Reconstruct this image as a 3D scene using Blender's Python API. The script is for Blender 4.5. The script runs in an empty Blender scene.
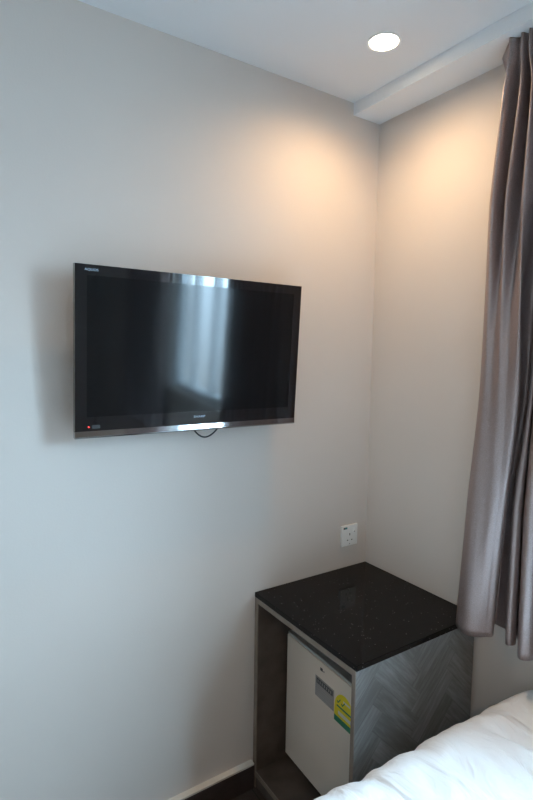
import bpy, bmesh, math, random
from math import sin, cos, pi, radians, floor
from mathutils import Vector, Matrix, Euler, noise
random.seed(7)
S = bpy.context.scene
COL = S.collection

# ------------------------------------------------------------ materials
def mat(name):
    m = bpy.data.materials.new(name); m.use_nodes = True
    nt = m.node_tree; b = nt.nodes['Principled BSDF']
    return m, nt, b

def N(nt, t, **kw):
    n = nt.nodes.new(t)
    for k, v in kw.items(): setattr(n, k, v)
    return n

def simple(name, col, rough=.5, metal=0., noise_scale=None, var=.06, bump=0., bscale=None, spec=.5, coat=0., emis=None, estr=0):
    m, nt, b = mat(name)
    b.inputs['Roughness'].default_value = rough
    b.inputs['Metallic'].default_value = metal
    b.inputs['Specular IOR Level'].default_value = spec
    b.inputs['Coat Weight'].default_value = coat
    b.inputs['Coat Roughness'].default_value = .03
    b.inputs['Base Color'].default_value = (*col, 1)
    tc = N(nt, 'ShaderNodeTexCoord')
    nz = N(nt, 'ShaderNodeTexNoise'); nz.inputs['Scale'].default_value = noise_scale or 12
    nz.inputs['Detail'].default_value = 4
    nt.links.new(tc.outputs['Object'], nz.inputs['Vector'])
    cr = N(nt, 'ShaderNodeValToRGB')
    cr.color_ramp.elements[0].position = .3; cr.color_ramp.elements[1].position = .7
    cr.color_ramp.elements[0].color = (*[c*(1-var) for c in col], 1)
    cr.color_ramp.elements[1].color = (*[min(1, c*(1+var)) for c in col], 1)
    nt.links.new(nz.outputs['Fac'], cr.inputs['Fac']); nt.links.new(cr.outputs['Color'], b.inputs['Base Color'])
    if bump:
        n2 = N(nt, 'ShaderNodeTexNoise'); n2.inputs['Scale'].default_value = bscale or 200
        n2.inputs['Detail'].default_value = 3
        nt.links.new(tc.outputs['Object'], n2.inputs['Vector'])
        bp = N(nt, 'ShaderNodeBump'); bp.inputs['Strength'].default_value = bump; bp.inputs['Distance'].default_value = .002
        nt.links.new(n2.outputs['Fac'], bp.inputs['Height']); nt.links.new(bp.outputs['Normal'], b.inputs['Normal'])
    if emis:
        b.inputs['Emission Color'].default_value = (*emis, 1); b.inputs['Emission Strength'].default_value = estr
    return m

M = {}
M['wall'] = simple('wall_paint', (.58, .522, .478), .75, noise_scale=1.6, var=.02, bump=.12, bscale=160)
M['ceiling'] = simple('ceiling_paint', (.74, .755, .77), .85, noise_scale=2, var=.015)
M['skirting'] = simple('skirting_tile', (.035, .024, .022), .35, noise_scale=20, var=.25)
M['skirting_cap'] = simple('skirting_cap', (.60, .55, .49), .7)
M['bezel'] = simple('bezel_gloss_black', (.006, .007, .009), .06, spec=.6, coat=.6, var=.1)
M['tvback'] = simple('tv_back_plastic', (.012, .012, .013), .5)
M['silver'] = simple('silver_lip', (.40, .40, .41), .07, metal=1., var=.04)
M['logo'] = simple('logo_grey', (.35, .42, .5), .4, emis=(.4, .5, .6), estr=0.0)
M['led'] = simple('led_red', (.8, .02, .02), .4, emis=(1, .05, .04), estr=2.5)
M['cable'] = simple('cable_black', (.012, .012, .014), .45)
M['steel'] = simple('bracket_steel', (.05, .05, .055), .4, metal=.8)
M['white_plastic'] = simple('white_plastic', (.74, .74, .72), .35, var=.02)
M['dark_slot'] = simple('dark_slot', (.02, .02, .02), .6)
M['teal'] = simple('teal_print', (.02, .25, .24), .5)
M['fridge_door'] = simple('fridge_door_white', (.67, .575, .49), .38, var=.02, noise_scale=4)
M['fridge_trim'] = simple('fridge_grey_trim', (.33, .31, .29), .5)
M['gasket'] = simple('fridge_gasket', (.05, .05, .05), .7)
M['label_grey'] = simple('label_grey', (.29, .27, .26), .5)
M['label_dark'] = simple('label_dark', (.06, .065, .07), .5)
M['label_white'] = simple('label_white', (.62, .62, .58), .5)
M['yellow'] = simple('label_yellow', (.70, .58, .02), .5)
M['green'] = simple('label_green', (.015, .17, .09), .5)
M['edgeband'] = simple('edge_band', (.20, .16, .13), .55, noise_scale=25, var=.15)
M['innerlam'] = simple('cabinet_inside_laminate', (.075, .056, .045), .55, noise_scale=14, var=.3)
M['frame_white'] = simple('window_frame_white', (.6, .62, .64), .4, var=.02)
M['lamp_ring'] = simple('downlight_ring', (.85, .85, .83), .4)
M['lamp_glow'] = simple('downlight_diffuser', (1, .9, .75), .4, emis=(1, .83, .62), estr=30)
M['wood_leg'] = simple('bed_wood', (.06, .04, .03), .5, var=.3)
M['mattress'] = simple('mattress_ticking', (.7, .7, .7), .9, bump=.3)

# tv screen : matt anti-glare film
m, nt, b = mat('screen_film')
b.inputs['Base Color'].default_value = (.004, .005, .006, 1); b.inputs['Roughness'].default_value = .2
b.inputs['Specular IOR Level'].default_value = .48
tc = N(nt, 'ShaderNodeTexCoord'); nz = N(nt, 'ShaderNodeTexNoise'); nz.inputs['Scale'].default_value = 3
mr = N(nt, 'ShaderNodeMapRange'); mr.inputs['To Min'].default_value = .08; mr.inputs['To Max'].default_value = .10
nt.links.new(tc.outputs['Object'], nz.inputs['Vector']); nt.links.new(nz.outputs['Fac'], mr.inputs['Value'])
nt.links.new(mr.outputs['Result'], b.inputs['Roughness'])
M['screen'] = m

# black granite, polished, fine speckle
m, nt, b = mat('black_granite')
tc = N(nt, 'ShaderNodeTexCoord')
v = N(nt, 'ShaderNodeTexVoronoi'); v.inputs['Scale'].default_value = 170
nt.links.new(tc.outputs['Object'], v.inputs['Vector'])
wn = N(nt, 'ShaderNodeTexWhiteNoise'); nt.links.new(v.outputs['Position'], wn.inputs['Vector'])
gt = N(nt, 'ShaderNodeMath', operation='GREATER_THAN'); gt.inputs[1].default_value = .955
nt.links.new(wn.outputs['Value'], gt.inputs[0])
lt = N(nt, 'ShaderNodeMath', operation='LESS_THAN'); lt.inputs[1].default_value = .30
nt.links.new(v.outputs['Distance'], lt.inputs[0])
mu = N(nt, 'ShaderNodeMath', operation='MULTIPLY'); nt.links.new(gt.outputs[0], mu.inputs[0]); nt.links.new(lt.outputs[0], mu.inputs[1])
mx = N(nt, 'ShaderNodeMix', data_type='RGBA'); mx.inputs[6].default_value = (.0025, .0025, .003, 1); mx.inputs[7].default_value = (.12, .105, .10, 1)
nt.links.new(mu.outputs[0], mx.inputs[0]); nt.links.new(mx.outputs[2], b.inputs['Base Color'])
b.inputs['Roughness'].default_value = .09; b.inputs['Specular IOR Level'].default_value = .16
M['granite'] = m

# herringbone laminate on the x/z plane
m, nt, b = mat('herringbone_laminate')
def mth(op, a, c=None, d=None):
    n = N(nt, 'ShaderNodeMath', operation=op)
    for i, q in enumerate((a, c, d)):
        if q is None: continue
        if isinstance(q, (int, float)): n.inputs[i].default_value = q
        else: nt.links.new(q, n.inputs[i])
    return n.outputs[0]
tc = N(nt, 'ShaderNodeTexCoord'); sx = N(nt, 'ShaderNodeSeparateXYZ'); nt.links.new(tc.outputs['Object'], sx.inputs[0])
X, Z = sx.outputs['X'], sx.outputs['Z']
w_ = .058; n_ = 4
k_ = 1/(w_*math.sqrt(2))
P = mth('MULTIPLY', mth('ADD', mth('ADD', X, Z), 5.013), k_)
Q = mth('MULTIPLY', mth('ADD', mth('SUBTRACT', Z, X), 5.02), k_)
fi, fj = mth('FLOOR', P), mth('FLOOR', Q)
kk = mth('FLOORED_MODULO', mth('SUBTRACT', fi, fj), 2*n_)
hor = mth('LESS_THAN', kk, n_ - .5)
def sel(h, a, c):
    n = N(nt, 'ShaderNodeMix', data_type='FLOAT'); nt.links.new(h, n.inputs[0]); nt.links.new(c, n.inputs[2]); nt.links.new(a, n.inputs[3]); return n.outputs[0]
idx = sel(hor, mth('SUBTRACT', fi, kk), fi)
idy = sel(hor, fj, mth('ADD', mth('ADD', fj, kk), 77))
across = sel(hor, mth('FRACT', Q), mth('FRACT', P))
cv = N(nt, 'ShaderNodeCombineXYZ'); nt.links.new(idx, cv.inputs[0]); nt.links.new(idy, cv.inputs[1]); nt.links.new(hor, cv.inputs[2])
wn = N(nt, 'ShaderNodeTexWhiteNoise'); nt.links.new(cv.outputs[0], wn.inputs['Vector'])
ga = sel(hor, P, Q); gb = sel(hor, Q, P)
gv = N(nt, 'ShaderNodeCombineXYZ'); nt.links.new(mth('MULTIPLY', ga, .35), gv.inputs[0]); nt.links.new(mth('MULTIPLY', gb, 3.2), gv.inputs[1]); nt.links.new(mth('MULTIPLY', wn.outputs['Value'], 31.), gv.inputs[2])
gn = N(nt, 'ShaderNodeTexNoise'); gn.inputs['Scale'].default_value = 1.6; gn.inputs['Detail'].default_value = 5; gn.inputs['Roughness'].default_value = .65
nt.links.new(gv.outputs[0], gn.inputs['Vector'])
tone = mth('ADD', mth('MULTIPLY', wn.outputs['Value'], .5), mth('MULTIPLY', mth('SUBTRACT', gn.outputs['Fac'], .5), 1.8))
edge = mth('MINIMUM', across, mth('SUBTRACT', 1., across))
dark = mth('LESS_THAN', edge, .035)
cr = N(nt, 'ShaderNodeValToRGB'); E = cr.color_ramp.elements
E[0].position = .0; E[0].color = (.13, .125, .12, 1); E[1].position = .75; E[1].color = (.25, .25, .245, 1)
nt.links.new(tone, cr.inputs['Fac'])
mx = N(nt, 'ShaderNodeMix', data_type='RGBA'); nt.links.new(mth('MULTIPLY', dark, .25), mx.inputs[0]); nt.links.new(cr.outputs['Color'], mx.inputs[6]); mx.inputs[7].default_value = (.05, .048, .045, 1)
nt.links.new(mx.outputs[2], b.inputs['Base Color'])
b.inputs['Roughness'].default_value = .42
M['herring'] = m

# dark wood floor planks
m, nt, b = mat('dark_floor_planks')
tc = N(nt, 'ShaderNodeTexCoord')
mp = N(nt, 'ShaderNodeMapping'); mp.inputs['Rotation'].default_value = (0, 0, pi/2); nt.links.new(tc.outputs['Object'], mp.inputs[0])
bk = N(nt, 'ShaderNodeTexBrick'); bk.inputs['Scale'].default_value = 1; bk.inputs['Brick Width'].default_value = .9; bk.inputs['Row Height'].default_value = .14
bk.inputs['Mortar Size'].default_value = .002; bk.inputs['Color1'].default_value = (.035, .024, .021, 1); bk.inputs['Color2'].default_value = (.05, .036, .03, 1); bk.inputs['Mortar'].default_value = (.012, .01, .01, 1)
nt.links.new(mp.outputs[0], bk.inputs['Vector']); nt.links.new(bk.outputs['Color'], b.inputs['Base Color']); b.inputs['Roughness'].default_value = .4
M['floor'] = m

# curtain satin
m, nt, b = mat('curtain_satin')
tc = N(nt, 'ShaderNodeTexCoord'); mp = N(nt, 'ShaderNodeMapping'); mp.inputs['Scale'].default_value = (1, 1, 3); nt.links.new(tc.outputs['Object'], mp.inputs[0])
nz = N(nt, 'ShaderNodeTexNoise'); nz.inputs['Scale'].default_value = 420; nz.inputs['Detail'].default_value = 2; nt.links.new(mp.outputs[0], nz.inputs['Vector'])
cr = N(nt, 'ShaderNodeValToRGB'); cr.color_ramp.elements[0].color = (.23, .175, .165, 1); cr.color_ramp.elements[1].color = (.40, .315, .30, 1)
cr.color_ramp.elements[0].position = .35; cr.color_ramp.elements[1].position = .65
nt.links.new(nz.outputs['Fac'], cr.inputs['Fac']); nt.links.new(cr.outputs['Color'], b.inputs['Base Color'])
b.inputs['Roughness'].default_value = .36; b.inputs['Specular IOR Level'].default_value = .7; b.inputs['Metallic'].default_value = .5
b.inputs['Sheen Weight'].default_value = .0; b.inputs['Sheen Roughness'].default_value = .4
bp = N(nt, 'ShaderNodeBump'); bp.inputs['Strength'].default_value = .15; bp.inputs['Distance'].default_value = .001
nt.links.new(nz.outputs['Fac'], bp.inputs['Height']); nt.links.new(bp.outputs['Normal'], b.inputs['Normal'])
M['curtain'] = m

M['duvet'] = simple('white_cotton', (.80, .81, .83), .85, noise_scale=3, var=.012, bump=.25, bscale=90)
nt = M['duvet'].node_tree; b = nt.nodes['Principled BSDF']; b.inputs['Sheen Weight'].default_value = .15
tc = N(nt, 'ShaderNodeTexCoord'); mp = N(nt, 'ShaderNodeMapping'); mp.inputs['Scale'].default_value = (9, 4, 5); mp.inputs['Rotation'].default_value = (0, 0, .25); nt.links.new(tc.outputs['Object'], mp.inputs[0])
nz = N(nt, 'ShaderNodeTexNoise'); nz.inputs['Scale'].default_value = 1.6; nz.inputs['Detail'].default_value = 3.5; nz.inputs['Distortion'].default_value = 1.1
nt.links.new(mp.outputs[0], nz.inputs['Vector']); bp = N(nt, 'ShaderNodeBump'); bp.inputs['Strength'].default_value = .55; bp.inputs['Distance'].default_value = .03
nt.links.new(nz.outputs['Fac'], bp.inputs['Height']); nt.links.new(bp.outputs['Normal'], b.inputs['Normal'])

# window glass
m = bpy.data.materials.new('window_glass'); m.use_nodes = True; nt = m.node_tree; nt.nodes.clear()
o_ = N(nt, 'ShaderNodeOutputMaterial'); t_ = N(nt, 'ShaderNodeBsdfTransparent'); t_.inputs[0].default_value = (.95, .97, .97, 1)
g_ = N(nt, 'ShaderNodeBsdfGlossy'); g_.inputs['Roughness'].default_value = .02; mxs = N(nt, 'ShaderNodeMixShader'); mxs.inputs[0].default_value = .06
nt.links.new(t_.outputs[0], mxs.inputs[1]); nt.links.new(g_.outputs[0], mxs.inputs[2]); nt.links.new(mxs.outputs[0], o_.inputs[0])
M['glass'] = m

# ------------------------------------------------------------ mesh helpers
def link(name, bm, material, parent=None, smooth=False, loc=None, bevel=0, seg=2, kind=None, label=None):
    me = bpy.data.meshes.new(name); bmesh.ops.recalc_face_normals(bm, faces=bm.faces); bm.to_mesh(me); bm.free()
    if material: me.materials.append(material)
    o = bpy.data.objects.new(name, me); COL.objects.link(o)
    if smooth:
        for p in me.polygons: p.use_smooth = True
    if parent: o.parent = parent
    if loc: o.location = loc
    if bevel:
        md = o.modifiers.new('bevel', 'BEVEL'); md.width = bevel; md.segments = seg; md.limit_method = 'ANGLE'; md.angle_limit = radians(40)
        for p in me.polygons: p.use_smooth = True
        w = o.modifiers.new('wn', 'WEIGHTED_NORMAL'); w.keep_sharp = False
    if kind: o['kind'] = kind
    if label: o['label'] = label
    return o

def bx(bm, x0, x1, y0, y1, z0, z1):
    vs = [bm.verts.new((x, y, z)) for x in (x0, x1) for y in (y0, y1) for z in (z0, z1)]
    for f in ((0, 1, 3, 2), (4, 6, 7, 5), (0, 4, 5, 1), (2, 3, 7, 6), (0, 2, 6, 4), (1, 5, 7, 3)):
        bm.faces.new([vs[i] for i in f])
    return bm

def box(name, b, material, parent=None, **kw):
    return link(name, bx(bmesh.new(), *b), material, parent, **kw)

def prism(bm, poly, axis, a0, a1):
    """extrude a 2D outline along axis ('x': (y,z), 'y': (x,z), 'z': (x,y))"""
    def P(u, v, t):
        return {'x': (t, u, v), 'y': (u, t, v), 'z': (u, v, t)}[axis]
    A = [bm.verts.new(P(u, v, a0)) for u, v in poly]; B = [bm.verts.new(P(u, v, a1)) for u, v in poly]
    n = len(poly)
    bm.faces.new(A); bm.faces.new(B[::-1])
    for i in range(n): bm.faces.new((A[i], B[i], B[(i+1) % n], A[(i+1) % n]))
    return bm

def tube(bm, pts, r, seg=10):
    rings = []
    for i, p in enumerate(pts):
        p = Vector(p); d = (Vector(pts[min(i+1, len(pts)-1)]) - Vector(pts[max(i-1, 0)])).normalized()
        a = Vector((0, 0, 1)) if abs(d.z) < .9 else Vector((0, 1, 0))
        u = d.cross(a).normalized(); w = d.cross(u)
        rings.append([bm.verts.new(p + (u*cos(2*pi*k/seg) + w*sin(2*pi*k/seg))*r) for k in range(seg)])
    for a, c in zip(rings, rings[1:]):
        for k in range(seg): bm.faces.new((a[k], a[(k+1) % seg], c[(k+1) % seg], c[k]))
    bm.faces.new(rings[0][::-1]); bm.faces.new(rings[-1])
    return bm

def lathe(bm, prof, seg=48, close=True):
    rings = [[bm.verts.new((r*cos(2*pi*k/seg), r*sin(2*pi*k/seg), z)) for k in range(seg)] for r, z in prof]
    for a, c in zip(rings, rings[1:]):
        for k in range(seg): bm.faces.new((a[k], a[(k+1) % seg], c[(k+1) % seg], c[k]))
    if close:
        bm.faces.new(rings[0]); bm.faces.new(rings[-1])
    return bm

def empty(name, label, cat, loc=(0, 0, 0), rot=(0, 0, 0), group=None):
    o = bpy.data.objects.new(name, None); COL.objects.link(o); o.empty_display_size = .1
    o.location = loc; o.rotation_euler = rot; o['label'] = label; o['category'] = cat
    if group: o['group'] = group
    return o

def text(name, body, size, material, parent, matrix, depth=.0004, width=None, label=None):
    cu = bpy.data.curves.new(name, 'FONT'); cu.body = body; cu.size = size; cu.extrude = depth; cu.align_x = 'CENTER'; cu.align_y = 'CENTER'
    t = bpy.data.objects.new(name, cu); COL.objects.link(t)
    bpy.context.view_layer.update()
    dg = bpy.context.evaluated_depsgraph_get()
    me = bpy.data.meshes.new_from_object(t.evaluated_get(dg)); bpy.data.objects.remove(t)
    me.materials.clear(); me.materials.append(material)
    if width:
        xs = [v.co.x for v in me.vertices]; s = width/(max(xs)-min(xs))
        for v in me.vertices: v.co.x *= s
    o = bpy.data.objects.new(name, me); COL.objects.link(o); o.parent = parent; o.matrix_local = matrix
    if label: o['label'] = label
    return o

# ------------------------------------------------------------ setting
H = 2.542; HB = 2.497; WB = .137
XL, YB = -2.75, -4.2          # opposite walls of the room
WY0, WY1, WZ0, WZ1 = -2.27, -.90, 1.08, 2.34      # window opening in the right wall
T = .16
box('floor', (XL-T, T, YB-T, T, -.12, 0), M['floor'], kind='structure')
box('ceiling', (XL-T, T, YB-T, T, H, H+.12), M['ceiling'], kind='structure')
box('wall_back', (XL-T, T, 0, T, 0, H), M['wall'], kind='structure')
box('wall_front', (XL-T, T, YB-T, YB, 0, H), M['wall'], kind='structure')
box('wall_left', (XL-T, XL, YB, 0, 0, H), M['wall'], kind='structure')
bm = bmesh.new()
bx(bm, 0, T, WY1, 0, 0, H); bx(bm, 0, T, YB, WY0, 0, H); bx(bm, 0, T, WY0, WY1, 0, WZ0); bx(bm, 0, T, WY0, WY1, WZ1, H)
link('wall_right', bm, M['wall'], kind='structure')
# dropped ceiling strip along the window wall
box('trim_1', (-WB, 0, YB, 0, HB, H), M['ceiling'], kind='structure', bevel=.0015)
# window
wf = bmesh.new(); f = .05
bx(wf, .05, .11, WY0, WY0+f, WZ0, WZ1); bx(wf, .05, .11, WY1-f, WY1, WZ0, WZ1)
bx(wf, .05, .11, WY0+f, WY1-f, WZ0, WZ0+f); bx(wf, .05, .11, WY0+f, WY1-f, WZ1-f, WZ1)
bx(wf, .055, .105, -2.013, -1.987, WZ0+f, WZ1-f); bx(wf, .055, .105, -1.723, -1.697, WZ0+f, WZ1-f)
w1 = link('window_1', wf, M['frame_white'], kind='structure')
g = box('window_pane', (.078, .084, WY0+f, WY1-f, WZ0+f, WZ1-f), M['glass'], w1)
# skirting : dark tile with a pale top, tv wall and the other walls
def skirt(n, b, capb):
    o = box(n, b, M['skirting'], kind='structure')
    c = box('skirting_cap', capb, M['skirting_cap'], o)
SK = .022
skirt('baseboard_back', (XL, -.552, -SK, 0, 0, .092), (XL, -.552, -SK-.001, 0, .092, .099))
skirt('baseboard_right', (-SK, 0, YB, -.545, 0, .092), (-SK-.001, 0, YB, -.545, .092, .099))

# ------------------------------------------------------------ television
TW, TH = .734, .459
tilt = math.atan2(.0277, .4586)
tv = empty('television', 'black flat screen television hung high on the grey wall', 'television', (-.8165, -.0880, 1.3698), (tilt, 0, 0))
hw = TW/2
sw0, sw1, sz0, sz1 = -.336, .336, .052, .431
fb = bmesh.new()   # bezel ring with a raised rounded profile
def bez(x0, x1, z0, z1): bx(fb, x0, x1, 0, .018, z0, z1)
bez(-hw, sw0, .012, TH); bez(sw1, hw, .012, TH); bez(sw0, sw1, .012, sz0); bez(sw0, sw1, sz1, TH)
bmesh.ops.remove_doubles(fb, verts=fb.verts, dist=1e-5)
link('bezel', fb, M['bezel'], tv)
box('screen', (sw0, sw1, .0010, .014, sz0, sz1), M['screen'], tv)
# rounded silver lip under the bezel
sb = bmesh.new(); prof = [(.018, .0125)] + [(.009 - .0105*cos(a), .0105 - .0105*sin(a)) for a in [i*pi/2/8 for i in range(9)]] + [(.018, 0)]
prof = [(.018, .0125), (.0, .0125), (-.0008, .004), (-.0014, -.003), (-.0005, -.0065), (.004, -.0085), (.018, -.006)]
prism(sb, prof, 'x', -hw, hw)
lip = link('bottom_lip', sb, M['silver'], tv, label='silver strip along the bottom edge')
for p_ in lip.data.polygons: p_.use_smooth = abs(p_.normal.x) < .5 and p_.area < .004
# rear housing
rb = bmesh.new()
bx(rb, -hw+.004, hw-.004, .018, .034, .004, TH-.004)
link('back_shell', rb, M['tvback'], tv, bevel=.004)
rh = bmesh.new(); a0 = [(-.30, .03), (.30, .03), (.30, .40), (-.30, .40)]; a1 = [(-.26, .06), (.26, .06), (.26, .36), (-.26, .36)]
A = [rh.verts.new((x, .034, z)) for x, z in a0]; B = [rh.verts.new((x, .056, z)) for x, z in a1]
rh.faces.new(A); rh.faces.new(B)
for i in range(4): rh.faces.new((A[i], A[(i+1) % 4], B[(i+1) % 4], B[i]))
link('rear_housing', rh, M['tvback'], tv, bevel=.003)
wb_ = bmesh.new(); bx(wb_, -.14, .14, .056, .074, .12, .145); bx(wb_, -.14, .14, .056, .074, .30, .325); bx(wb_, -.12, -.09, .054, .080, .09, .345); bx(wb_, .09, .12, .054, .080, .09, .345)
link('wall_bracket', wb_, M['steel'], tv)
MX = Matrix.Rotation(pi/2, 4, 'X')
text('maker_logo', 'SHARP', .0095, M['logo'], tv, Matrix.Translation((.003, -.0004, .036)) @ MX, width=.038, label='small grey maker name lettering')
text('series_logo', 'AQUOS', .009, M['logo'], tv, Matrix.Translation((-.324, -.0004, .4455)) @ MX, width=.036, label='small grey lettering at the top left corner')
lb = bmesh.new(); lathe(lb, [(.0012, 0), (.002, 0), (.002, .001)], 16)
ld = link('power_light', lb, M['led'], tv, label='tiny red standby light'); ld.matrix_local = Matrix.Translation((-.331, -.0002, .024)) @ Matrix.Rotation(pi/2, 4, 'X')
box('sensor_window', (-.322, -.300, -.0006, .001, .019, .029), M['dark_slot'], tv)
cb = bmesh.new()
pts = []
for i in range(25):
    t = i/24; x = -.014 + (.112)*t; z = .012 - .050*sin(pi*t)**.8
    pts.append((x, .028 + .004*sin(pi*t), z))
tube(cb, pts, .0027, 8)
link('power_cable', cb, M['cable'], tv, smooth=True, label='thin black cable looping below the bottom edge')

# ------------------------------------------------------------ wall socket
so = empty('wall_socket', 'white switched power socket on the wall above the black counter', 'socket', (-.0997, 0, .8749))
box('face_plate', (-.043, .043, -.009, 0, -.043, .043), M['white_plastic'], so, bevel=.003, seg=3)
rk = bmesh.new(); prism(rk, [(-.009, .012), (-.0128, .012), (-.0105, .027), (-.009, .027)], 'x', .016, .027)
link('switch_rocker', rk, M['white_plastic'], so, bevel=.0006)
box('switch_mark', (.018, .025, -.0131, -.0118, .0135, .0155), M['dark_slot'], so)
def slot(b): box('pin_slot', b, M['dark_slot'], so)
slot((-.002, .002, -.0094, -.0086, .000, .009)); slot((-.0145, -.008, -.0094, -.0086, -.021, -.017)); slot((.008, .0145, -.0094, -.0086, -.021, -.017))
box('printed_tag', (-.034, -.014, -.0096, -.0088, .028, .036), M['label_dark'], so, label='small dark and teal printed mark')
box('tag_print', (-.025, -.0145, -.0098, -.0090, .030, .035), M['teal'], so)
for z_ in (-.034,):
    sc_ = bmesh.new(); lathe(sc_, [(.0018, 0), (.0018, .0006)], 12)
    o = link('screw', sc_, M['silver'], so); o.matrix_local = Matrix.Translation((-.0, -.0088, z_)) @ Matrix.Rotation(pi/2, 4, 'X')

# ------------------------------------------------------------ fridge cabinet
CW, CD, CH = .546, .533, .7427
cab = empty('fridge_cabinet', 'herringbone laminate cabinet with black granite top in the room corner', 'cabinet', (-CW/2, -CD/2, 0))
def cp(name, b, m, **kw):
    bm = bx(bmesh.new(), b[0]+CW/2, b[1]+CW/2, b[2]+CD/2, b[3]+CD/2, b[4], b[5]); return link(name, bm, m, cab, **kw)
cp('countertop', (-CW, -.0005, -CD, -.0005, CH-.017, CH), M['granite'], bevel=.0015, label='polished black granite slab with fine specks')
cp('side_panel', (-CW+.0035, -.008, -CD+.004, -CD+.018, 0, CH-.017), M['herring'], label='side panel faced in grey herringbone wood pattern')
cp('side_panel', (-CW+.0035, -.022, -.023, -.004, 0, CH-.017), M['innerlam'])
cp('top_panel', (-CW+.0035, -.022, -CD+.018, -.023, CH-.035, CH-.017), M['innerlam'])
cp('bottom_panel', (-CW+.0035, -.022, -CD+.018, -.023, .045, .063), M['innerlam'])
cp('plinth', (-CW+.006, -CW+.022, -CD+.018, -.023, 0, .045), M['innerlam'])
cp('back_panel', (-.031, -.023, -CD+.018, -.023, .063, CH-.035), M['innerlam'])
for b in ((-CW, -CW+.0035, -CD+.004, -CD+.018, 0, CH-.017), (-CW, -CW+.0035, -.023, -.004, 0, CH-.017), (-CW, -CW+.0035, -CD+.018, -.023, CH-.035, CH-.017), (-CW, -CW+.0035, -CD+.018, -.023, .045, .063)):
    cp('edge_band', b, M['edgeband'], label='pale brown edge strip')

# ------------------------------------------------------------ mini fridge
# local frame : origin at far door-front corner on the shelf, +X into the cabinet, -Y along the door
fr = empty('mini_fridge', 'white mini fridge with a yellow energy sticker inside the cabinet', 'fridge', (-.418, -.030, .063), (0, 0, radians(-2.3)))
FW, FH0, FH1 = .455, .027, .504
box('body', (.042, .345, -FW+.002, -.002, FH0, FH1-.002), M['fridge_trim'], fr, bevel=.004, label='grey cabinet body behind the door')
dr = box('door', (0, .034, -FW, 0, FH0, FH1-.004), M['fridge_door'], fr, bevel=.004, seg=3, label='white door')
box('top_trim', (.003, .036, -FW+.002, -.002, FH1-.004, FH1+.006), M['fridge_trim'], dr, bevel=.002, label='grey trim strip along the top')
box('gasket', (.034, .042, -FW+.006, -.006, FH0+.004, FH1-.006), M['gasket'], fr)
for x in (.07, .31):
    for y in (-.04, -FW+.04):
        fbm = bmesh.new(); lathe(fbm, [(.012, 0), (.014, .008), (.010, FH0)], 16); o = link('foot', fbm, M['cable'], fr, smooth=True); o.location = (x, y, 0)
# badge, stickers (y measured along the door from the far corner, z above shelf)
def st(name, y0, y1, z0, z1, m, d, parent=fr, label=None):
    return box(name, (-d, .001, -y1, -y0, z0, z1), m, parent, label=label)
bd = st('badge', .206, .219, .470, .480, M['label_dark'], .0008, dr, 'tiny dark maker badge'); 
st('badge_edge', .223, .228, .471, .476, M['label_grey'], .0008, dr)
sg = st('notice_sticker', .180, .282, .368, .440, M['label_grey'], .0006, dr, 'grey rectangular notice sticker')
st('sticker_header', .187, .276, .416, .434, M['label_dark'], .0009, sg)
for k in range(5):
    st('sticker_line', .188, .272 - .012*(k % 3), .406-.008*k-.002, .406-.008*k, M['fridge_trim'], .0009, sg)
for k, y in enumerate((.193, .205, .217, .229, .241, .253, .263)):
    st('header_letter', y, y+.005, .420, .430, M['label_grey'], .0011, sg)
# energy label: yellow dome with green foot
ys, ye, z0 = .286, .382, .345
cy = (ys+ye)/2; ry = (ye-ys)/2
dome = [(-ys, z0), (-ys, z0+.048)] + [(-(cy + ry*-cos(a)), z0+.048+.058*sin(a)) for a in [i*pi/20 for i in range(21)]][1:] + [(-ye, z0)]
bm = prism(bmesh.new(), dome, 'x', -.0008, .001); el = link('energy_sticker', bm, M['yellow'], dr, label='yellow dome-shaped energy rating sticker with green base')
st('green_band', ys, ye, z0, z0+.020, M['green'], .0011, el)
st('green_stripe', ys+.012, ye-.008, z0+.054, z0+.060, M['green'], .0011, el)
st('white_field', ys+.020, ye-.012, z0+.030, z0+.042, M['label_white'], .0011, el)
st('white_field', ys+.044, ye-.018, z0+.082, z0+.088, M['label_white'], .0011, el)
def tick(y, z, s):
    pl = [(-y, z), (-(y+.3*s), z-.35*s), (-(y+s), z+.5*s), (-(y+.9*s), z+.72*s), (-(y+.32*s), z-.05*s), (-(y+.1*s), z+.18*s)]
    link('tick_mark', prism(bmesh.new(), pl, 'x', -.0012, .0), M['green'], el)
tick(ys+.012, z0+.072, .019); tick(ys+.034, z0+.072, .019)

# ------------------------------------------------------------ downlight
def downlight(label, x, y, watts):
    dl = empty('downlight', label, 'light', (x, y, H))
    rg = bmesh.new(); lathe(rg, [(.042, -.0005), (.0435, -.0035), (.047, -.0045), (.050, -.003), (.051, 0.0)], 48, close=False)
    link('trim_ring', rg, M['lamp_ring'], dl, smooth=True)
    gl = bmesh.new(); lathe(gl, [(.001, -.0022), (.042, -.0022), (.042, -.0004)], 48)
    link('diffuser', gl, M['lamp_glow'], dl, label='bright warm white disc')
    q = bpy.data.lights.new('downlight_beam', 'SPOT'); q.energy = watts; q.color = (1, .68, .38); q.spot_size = radians(164); q.spot_blend = 1.; q.shadow_soft_size = .035
    lo = bpy.data.objects.new('downlight_beam', q); COL.objects.link(lo); lo.parent = dl; lo.location = (0, 0, -.012)
downlight('round glowing recessed downlight in the ceiling above the corner', -.327, -.338, 25)
downlight('glowing recessed downlight over the foot of the room, far from the television wall', -2.0, -2.5, 60)

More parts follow.
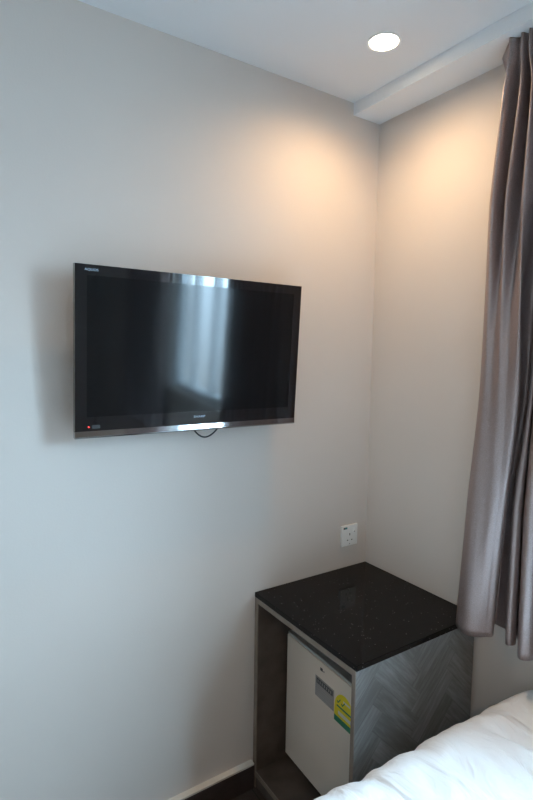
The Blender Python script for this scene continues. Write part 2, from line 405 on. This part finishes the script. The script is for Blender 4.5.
# ------------------------------------------------------------ curtain
LV = [
 (2.495, [(-.034,-.540),(-.100,-.604),(-.112,-.612),(-.088,-.630),(-.108,-.645),(-.085,-.655),(-.108,-.668),(-.080,-.680),(-.105,-.692),(-.105,-.705),(-.080,-.715),(-.108,-.730),(-.105,-.745),(-.08,-.76)]),
 (2.44, [(-.030,-.556),(-.092,-.612),(-.112,-.612),(-.080,-.630),(-.105,-.645),(-.075,-.653),(-.107,-.668),(-.070,-.680),(-.100,-.690),(-.100,-.702),(-.075,-.712),(-.105,-.728),(-.100,-.740),(-.07,-.755)]),
 (2.36, [(-.075,-.590),(-.090,-.590),(-.116,-.606),(-.050,-.622),(-.112,-.650),(-.046,-.652),(-.112,-.684),(-.046,-.68),(-.098,-.700),(-.095,-.712),(-.065,-.720),(-.108,-.738),(-.100,-.752),(-.06,-.77)]),
 (2.05, [(-.050,-.565),(-.092,-.562),(-.118,-.588),(-.064,-.602),(-.124,-.634),(-.060,-.645),(-.124,-.684),(-.060,-.70),(-.088,-.712),(-.085,-.724),(-.055,-.733),(-.108,-.750),(-.105,-.770),(-.05,-.79)]),
 (1.77, [(-.055,-.558),(-.098,-.566),(-.120,-.592),(-.104,-.610),(-.122,-.636),(-.104,-.655),(-.124,-.694),(-.03,-.635),(-.080,-.714),(-.078,-.726),(-.03,-.69),(-.108,-.750),(-.108,-.772),(-.045,-.79)]),
 (1.48, [(-.058,-.550),(-.102,-.566),(-.124,-.592),(-.122,-.618),(-.126,-.645),(-.122,-.665),(-.112,-.698),(-.02,-.63),(-.078,-.708),(-.074,-.720),(-.02,-.685),(-.108,-.746),(-.110,-.770),(-.04,-.79)]),
 (1.17, [(-.066,-.532),(-.114,-.553),(-.134,-.586),(-.130,-.614),(-.125,-.640),(-.115,-.655),(-.090,-.668),(-.014,-.61),(-.088,-.688),(-.072,-.706),(-.014,-.665),(-.112,-.738),(-.112,-.765),(-.04,-.79)]),
 (.745, [(-.080,-.510),(-.124,-.540),(-.145,-.578),(-.138,-.604),(-.120,-.622),(-.104,-.632),(-.080,-.641),(-.010,-.59),(-.088,-.688),(-.068,-.706),(-.012,-.66),(-.122,-.748),(-.115,-.775),(-.04,-.80)]),
]
# open up the deep pockets between pleats
for z, P_ in LV:
    t = .09 if z < 1.9 else .035
    for i in (10, 7):
        a, c = Vector(P_[i-1]), Vector(P_[i+1]); v = Vector((.86, .52))
        ta = min(t, (-.010-a.x)/.86); tc_ = min(t, (-.010-c.x)/.86)
        P_[i:i+1] = [tuple(a+v*ta), tuple(c+v*tc_)] if z < 1.9 else [tuple(Vector(P_[i])+Vector((0, .004))), tuple(Vector(P_[i])-Vector((0, .004)))]
# further folds beyond the picture's right edge, up to the window opening
for li, (z, P_) in enumerate(LV):
    y = P_[-1][1]; end = -1.27; n = 16; amp = .028 if z > 2.3 else .045
    for i in range(1, n+1):
        yy = y + (end-y)*i/n
        P_.append((-.075 - amp*(1 if i % 2 else -1)*(.8+.2*sin(i*2.3)), yy))
def cat(p0, p1, p2, p3, t):
    return .5*((2*p1) + (-p0+p2)*t + (2*p0-5*p1+4*p2-p3)*t*t + (-p0+3*p1-3*p2+p3)*t**3)
def dense(P_, sub=7):
    V = [Vector((a, b_, 0)) for a, b_ in P_]; out = []
    for i in range(len(V)-1):
        for k in range(sub):
            out.append(cat(V[max(i-1, 0)], V[i], V[i+1], V[min(i+2, len(V)-1)], k/sub))
    out.append(V[-1]); return out
rows = [(z, dense(P_)) for z, P_ in LV]
zs = [r[0] for r in rows]; nz_ = 90
bm = bmesh.new(); grid = []
for r in range(nz_+1):
    z = 2.495 + (.745-2.495)*r/nz_
    j = max(i for i in range(len(zs)) if zs[i] >= z-1e-6); j = min(j, len(zs)-2)
    t = (zs[j]-z)/(zs[j]-zs[j+1])
    ts = t*t*(3-2*t)*.45 + t*.55
    line = []
    for c in range(len(rows[0][1])):
        p = cat(rows[max(j-1, 0)][1][c], rows[j][1][c], rows[j+1][1][c], rows[min(j+2, len(rows)-1)][1][c], t)*.6 + rows[j][1][c].lerp(rows[j+1][1][c], t)*.4
        wob = .0022*noise.noise(Vector((c*.16, z*2.2, 1.)))
        line.append(bm.verts.new((min(p.x+wob, -.006), p.y, z + (.0012*sin(c*.2) if r == nz_ else 0))))
    grid.append(line)
for a, c in zip(grid, grid[1:]):
    for k in range(len(a)-1): bm.faces.new((a[k], a[k+1], c[k+1], c[k]))
cur = link('curtain', bm, M['curtain'], smooth=True)
md = cur.modifiers.new('thick', 'SOLIDIFY'); md.thickness = .0014; md.offset = 0
cur['label'] = 'long grey satin curtain hanging in pleats from the ceiling edge'; cur['category'] = 'curtain'

c2 = cur.copy(); COL.objects.link(c2); c2.scale = (1, -1, 1); c2.location = (0, -3.49, 0)
c2['label'] = 'grey satin curtain beyond the window, seen only reflected in the television screen'
# ------------------------------------------------------------ bed and duvet
BX0, BX1, BY0, BY1 = -1.36, -.05, -2.72, -.76
bed = empty('bed', 'low bed beside the window wall, covered by a white duvet', 'bed', ((BX0+BX1)/2, (BY0+BY1)/2, 0))
bxc, byc = (BX0+BX1)/2, (BY0+BY1)/2
box('bed_base', (BX0-bxc+.02, BX1-bxc-.02, BY0-byc+.02, BY1-byc-.02, .10, .28), M['wood_leg'], bed, bevel=.008)
box('mattress', (BX0-bxc+.01, BX1-bxc-.01, BY0-byc+.01, BY1-byc-.01, .28, .50), M['mattress'], bed, bevel=.03, seg=4)
for x in (BX0-bxc+.08, BX1-bxc-.08):
    for y in (BY0-byc+.08, BY1-byc-.08):
        lg = bmesh.new(); lathe(lg, [(.022, 0), (.03, .10)], 16); o = link('leg', lg, M['wood_leg'], bed, smooth=True); o.location = (x, y, 0)
DX0, DX1, DY0, DY1 = -1.46, -.03, -2.60, -.685
cx_, cy_ = (DX0+DX1)/2, (DY0+DY1)/2; hx, hy = (DX1-DX0)/2, (DY1-DY0)/2
ZT = .60; Rr = .10; ZH = .26
nu, nv = 170, 230
drop = ZT-ZH
def edge_map(s, half):
    """s in [-1,1] arc parameter -> (offset, drop) around a rounded edge"""
    Ltop = half-Rr; arc = Rr*pi/2; side = drop-Rr; tot = Ltop+arc+side
    d = abs(s)*tot; sg = 1 if s >= 0 else -1
    if d < Ltop: return sg*d, 0.
    d -= Ltop
    if d < arc:
        a = d/Rr; return sg*(Ltop+Rr*sin(a)), Rr*(1-cos(a))
    d -= arc; return sg*half, Rr+d
bm = bmesh.new(); G = []
def ridge(d, w): return math.exp(-(d/w)**2)
for i in range(nu+1):
    row = []
    for j in range(nv+1):
        # keep corners from stretching: drop is the larger of the two
        ox, dx_ = edge_map(-1+2*i/nu, hx) if i < nu/2 else ((-1+2*i/nu)*hx, 0.); oy, dy_ = edge_map(-1+2*j/nv, hy)
        z = ZT-max(dx_, dy_) - .25*min(dx_, dy_)
        z = max(z, ZH-.02)
        x, y = cx_+ox, cy_+oy
        fade = 1.
        n1 = noise.noise(Vector((x*3.2, y*1.6, .3)))*.014
        n2 = noise.noise(Vector((x*8.0+noise.noise(Vector((x*2, y*2, 4)))*1.5, y*3.2, 2.)))*.016
        n3 = (.5-abs(noise.noise(Vector((x*11+y*3, y*4.5-x*2, 9.)))))*.018 + (.5-abs(noise.noise(Vector((x*17-y*5, y*6+x*5, 3.)))))*.010
        # long soft creases running back from the far hem
        c1 = ridge((x+.155) - .12*(y+.75), .028)*.030 - ridge((x+.115)-.12*(y+.75), .018)*.026
        c2 = ridge((x+.335)+.10*(y+.75), .03)*.022 - ridge((x+.30)+.10*(y+.75), .02)*.018
        c3 = ridge((x+.62)-.20*(y+.7), .05)*.010
        puff = .006*sin((x+.2)*2.4)
        far = min(1., max(0., (-.74-y)/.16)); far = far*far*(3-2*far)
        rise = min(1., max(0., (x+.30)/.28)); rise = rise*rise*(3-2*rise)
        dsp = n1+n2*(.45+.55*far)+n3+(c1+c2+c3)*far+puff+.018*rise
        side = min(1., max(dx_, dy_)/Rr)
        nx = (1 if ox > 0 else -1)*(min(1, dx_/Rr)); ny = (1 if oy > 0 else -1)*(min(1, dy_/Rr))
        p = Vector((x, y, z)) + Vector((nx*dsp*1.0, ny*dsp*1.0, (1-side*.8)*dsp))
        if i == 0 or i == nu or j == 0 or j == nv: p.z += .0
        p.y -= .08*(p.x+.3)
        p.x = min(p.x, -.028)
        row.append(bm.verts.new(p))
    G.append(row)
for a, c in zip(G, G[1:]):
    for k in range(nv): bm.faces.new((a[k], c[k], c[k+1], a[k+1]))
dv = link('duvet', bm, M['duvet'], smooth=True)
md = dv.modifiers.new('thick', 'SOLIDIFY'); md.thickness = .02; md.offset = 0
dv['label'] = 'rumpled white duvet on the bed beside the cabinet'; dv['category'] = 'duvet'

# ------------------------------------------------------------ daylight
w = bpy.data.worlds.new('daylight'); S.world = w; w.use_nodes = True; nt = w.node_tree
bg = nt.nodes['Background']; tc = N(nt, 'ShaderNodeTexCoord'); sp = N(nt, 'ShaderNodeSeparateXYZ'); nt.links.new(tc.outputs['Generated'], sp.inputs[0])
cr = N(nt, 'ShaderNodeValToRGB'); E = cr.color_ramp.elements
E[0].position = .40; E[0].color = (.13, .165, .19, 1); E[1].position = .66; E[1].color = (.50, .77, 1, 1)
e = E.new(.5); e.color = (.29, .41, .52, 1)
mr = N(nt, 'ShaderNodeMapRange'); mr.inputs['From Min'].default_value = -1; mr.inputs['From Max'].default_value = 1
nt.links.new(sp.outputs['Z'], mr.inputs['Value']); nt.links.new(mr.outputs['Result'], cr.inputs['Fac']); nt.links.new(cr.outputs['Color'], bg.inputs['Color'])
bg.inputs['Strength'].default_value = 52
pl = bpy.data.lights.new('window_daylight', 'AREA'); pl.shape = 'RECTANGLE'; pl.size = WY1-WY0; pl.size_y = WZ1-WZ0; pl.cycles.is_portal = True
po = bpy.data.objects.new('window_daylight', pl); COL.objects.link(po); po.location = (T+.01, (WY0+WY1)/2, (WZ0+WZ1)/2); po.rotation_euler = Matrix(((0, 0, 1), (1, 0, 0), (0, 1, 0))).to_euler()

# ------------------------------------------------------------ camera
yaw, pit, rol, fpx = 0.58287, 0.08749, 0.015351, 521.97
fw = Vector((sin(yaw)*cos(pit), cos(yaw)*cos(pit), -sin(pit))); r0 = Vector((cos(yaw), -sin(yaw), 0)); u0 = r0.cross(fw)
r2 = cos(rol)*r0+sin(rol)*u0; u2 = -sin(rol)*r0+cos(rol)*u0
cam = bpy.data.cameras.new('camera'); co = bpy.data.objects.new('camera', cam); COL.objects.link(co)
Mx = Matrix((r2, u2, -fw)).transposed().to_4x4(); Mx.translation = Vector((-1.5209, -1.5372, 1.6)); co.matrix_world = Mx
cam.sensor_fit = 'VERTICAL'; cam.sensor_height = 36; cam.lens = fpx/800*36; cam.clip_start = .02
S.camera = co
S.view_settings.view_transform = 'Standard'; S.view_settings.look = 'None'; S.view_settings.exposure = .25; S.view_settings.gamma = 1
S.cycles.max_bounces = 10; S.cycles.diffuse_bounces = 6
S.cycles.sample_clamp_indirect = 6
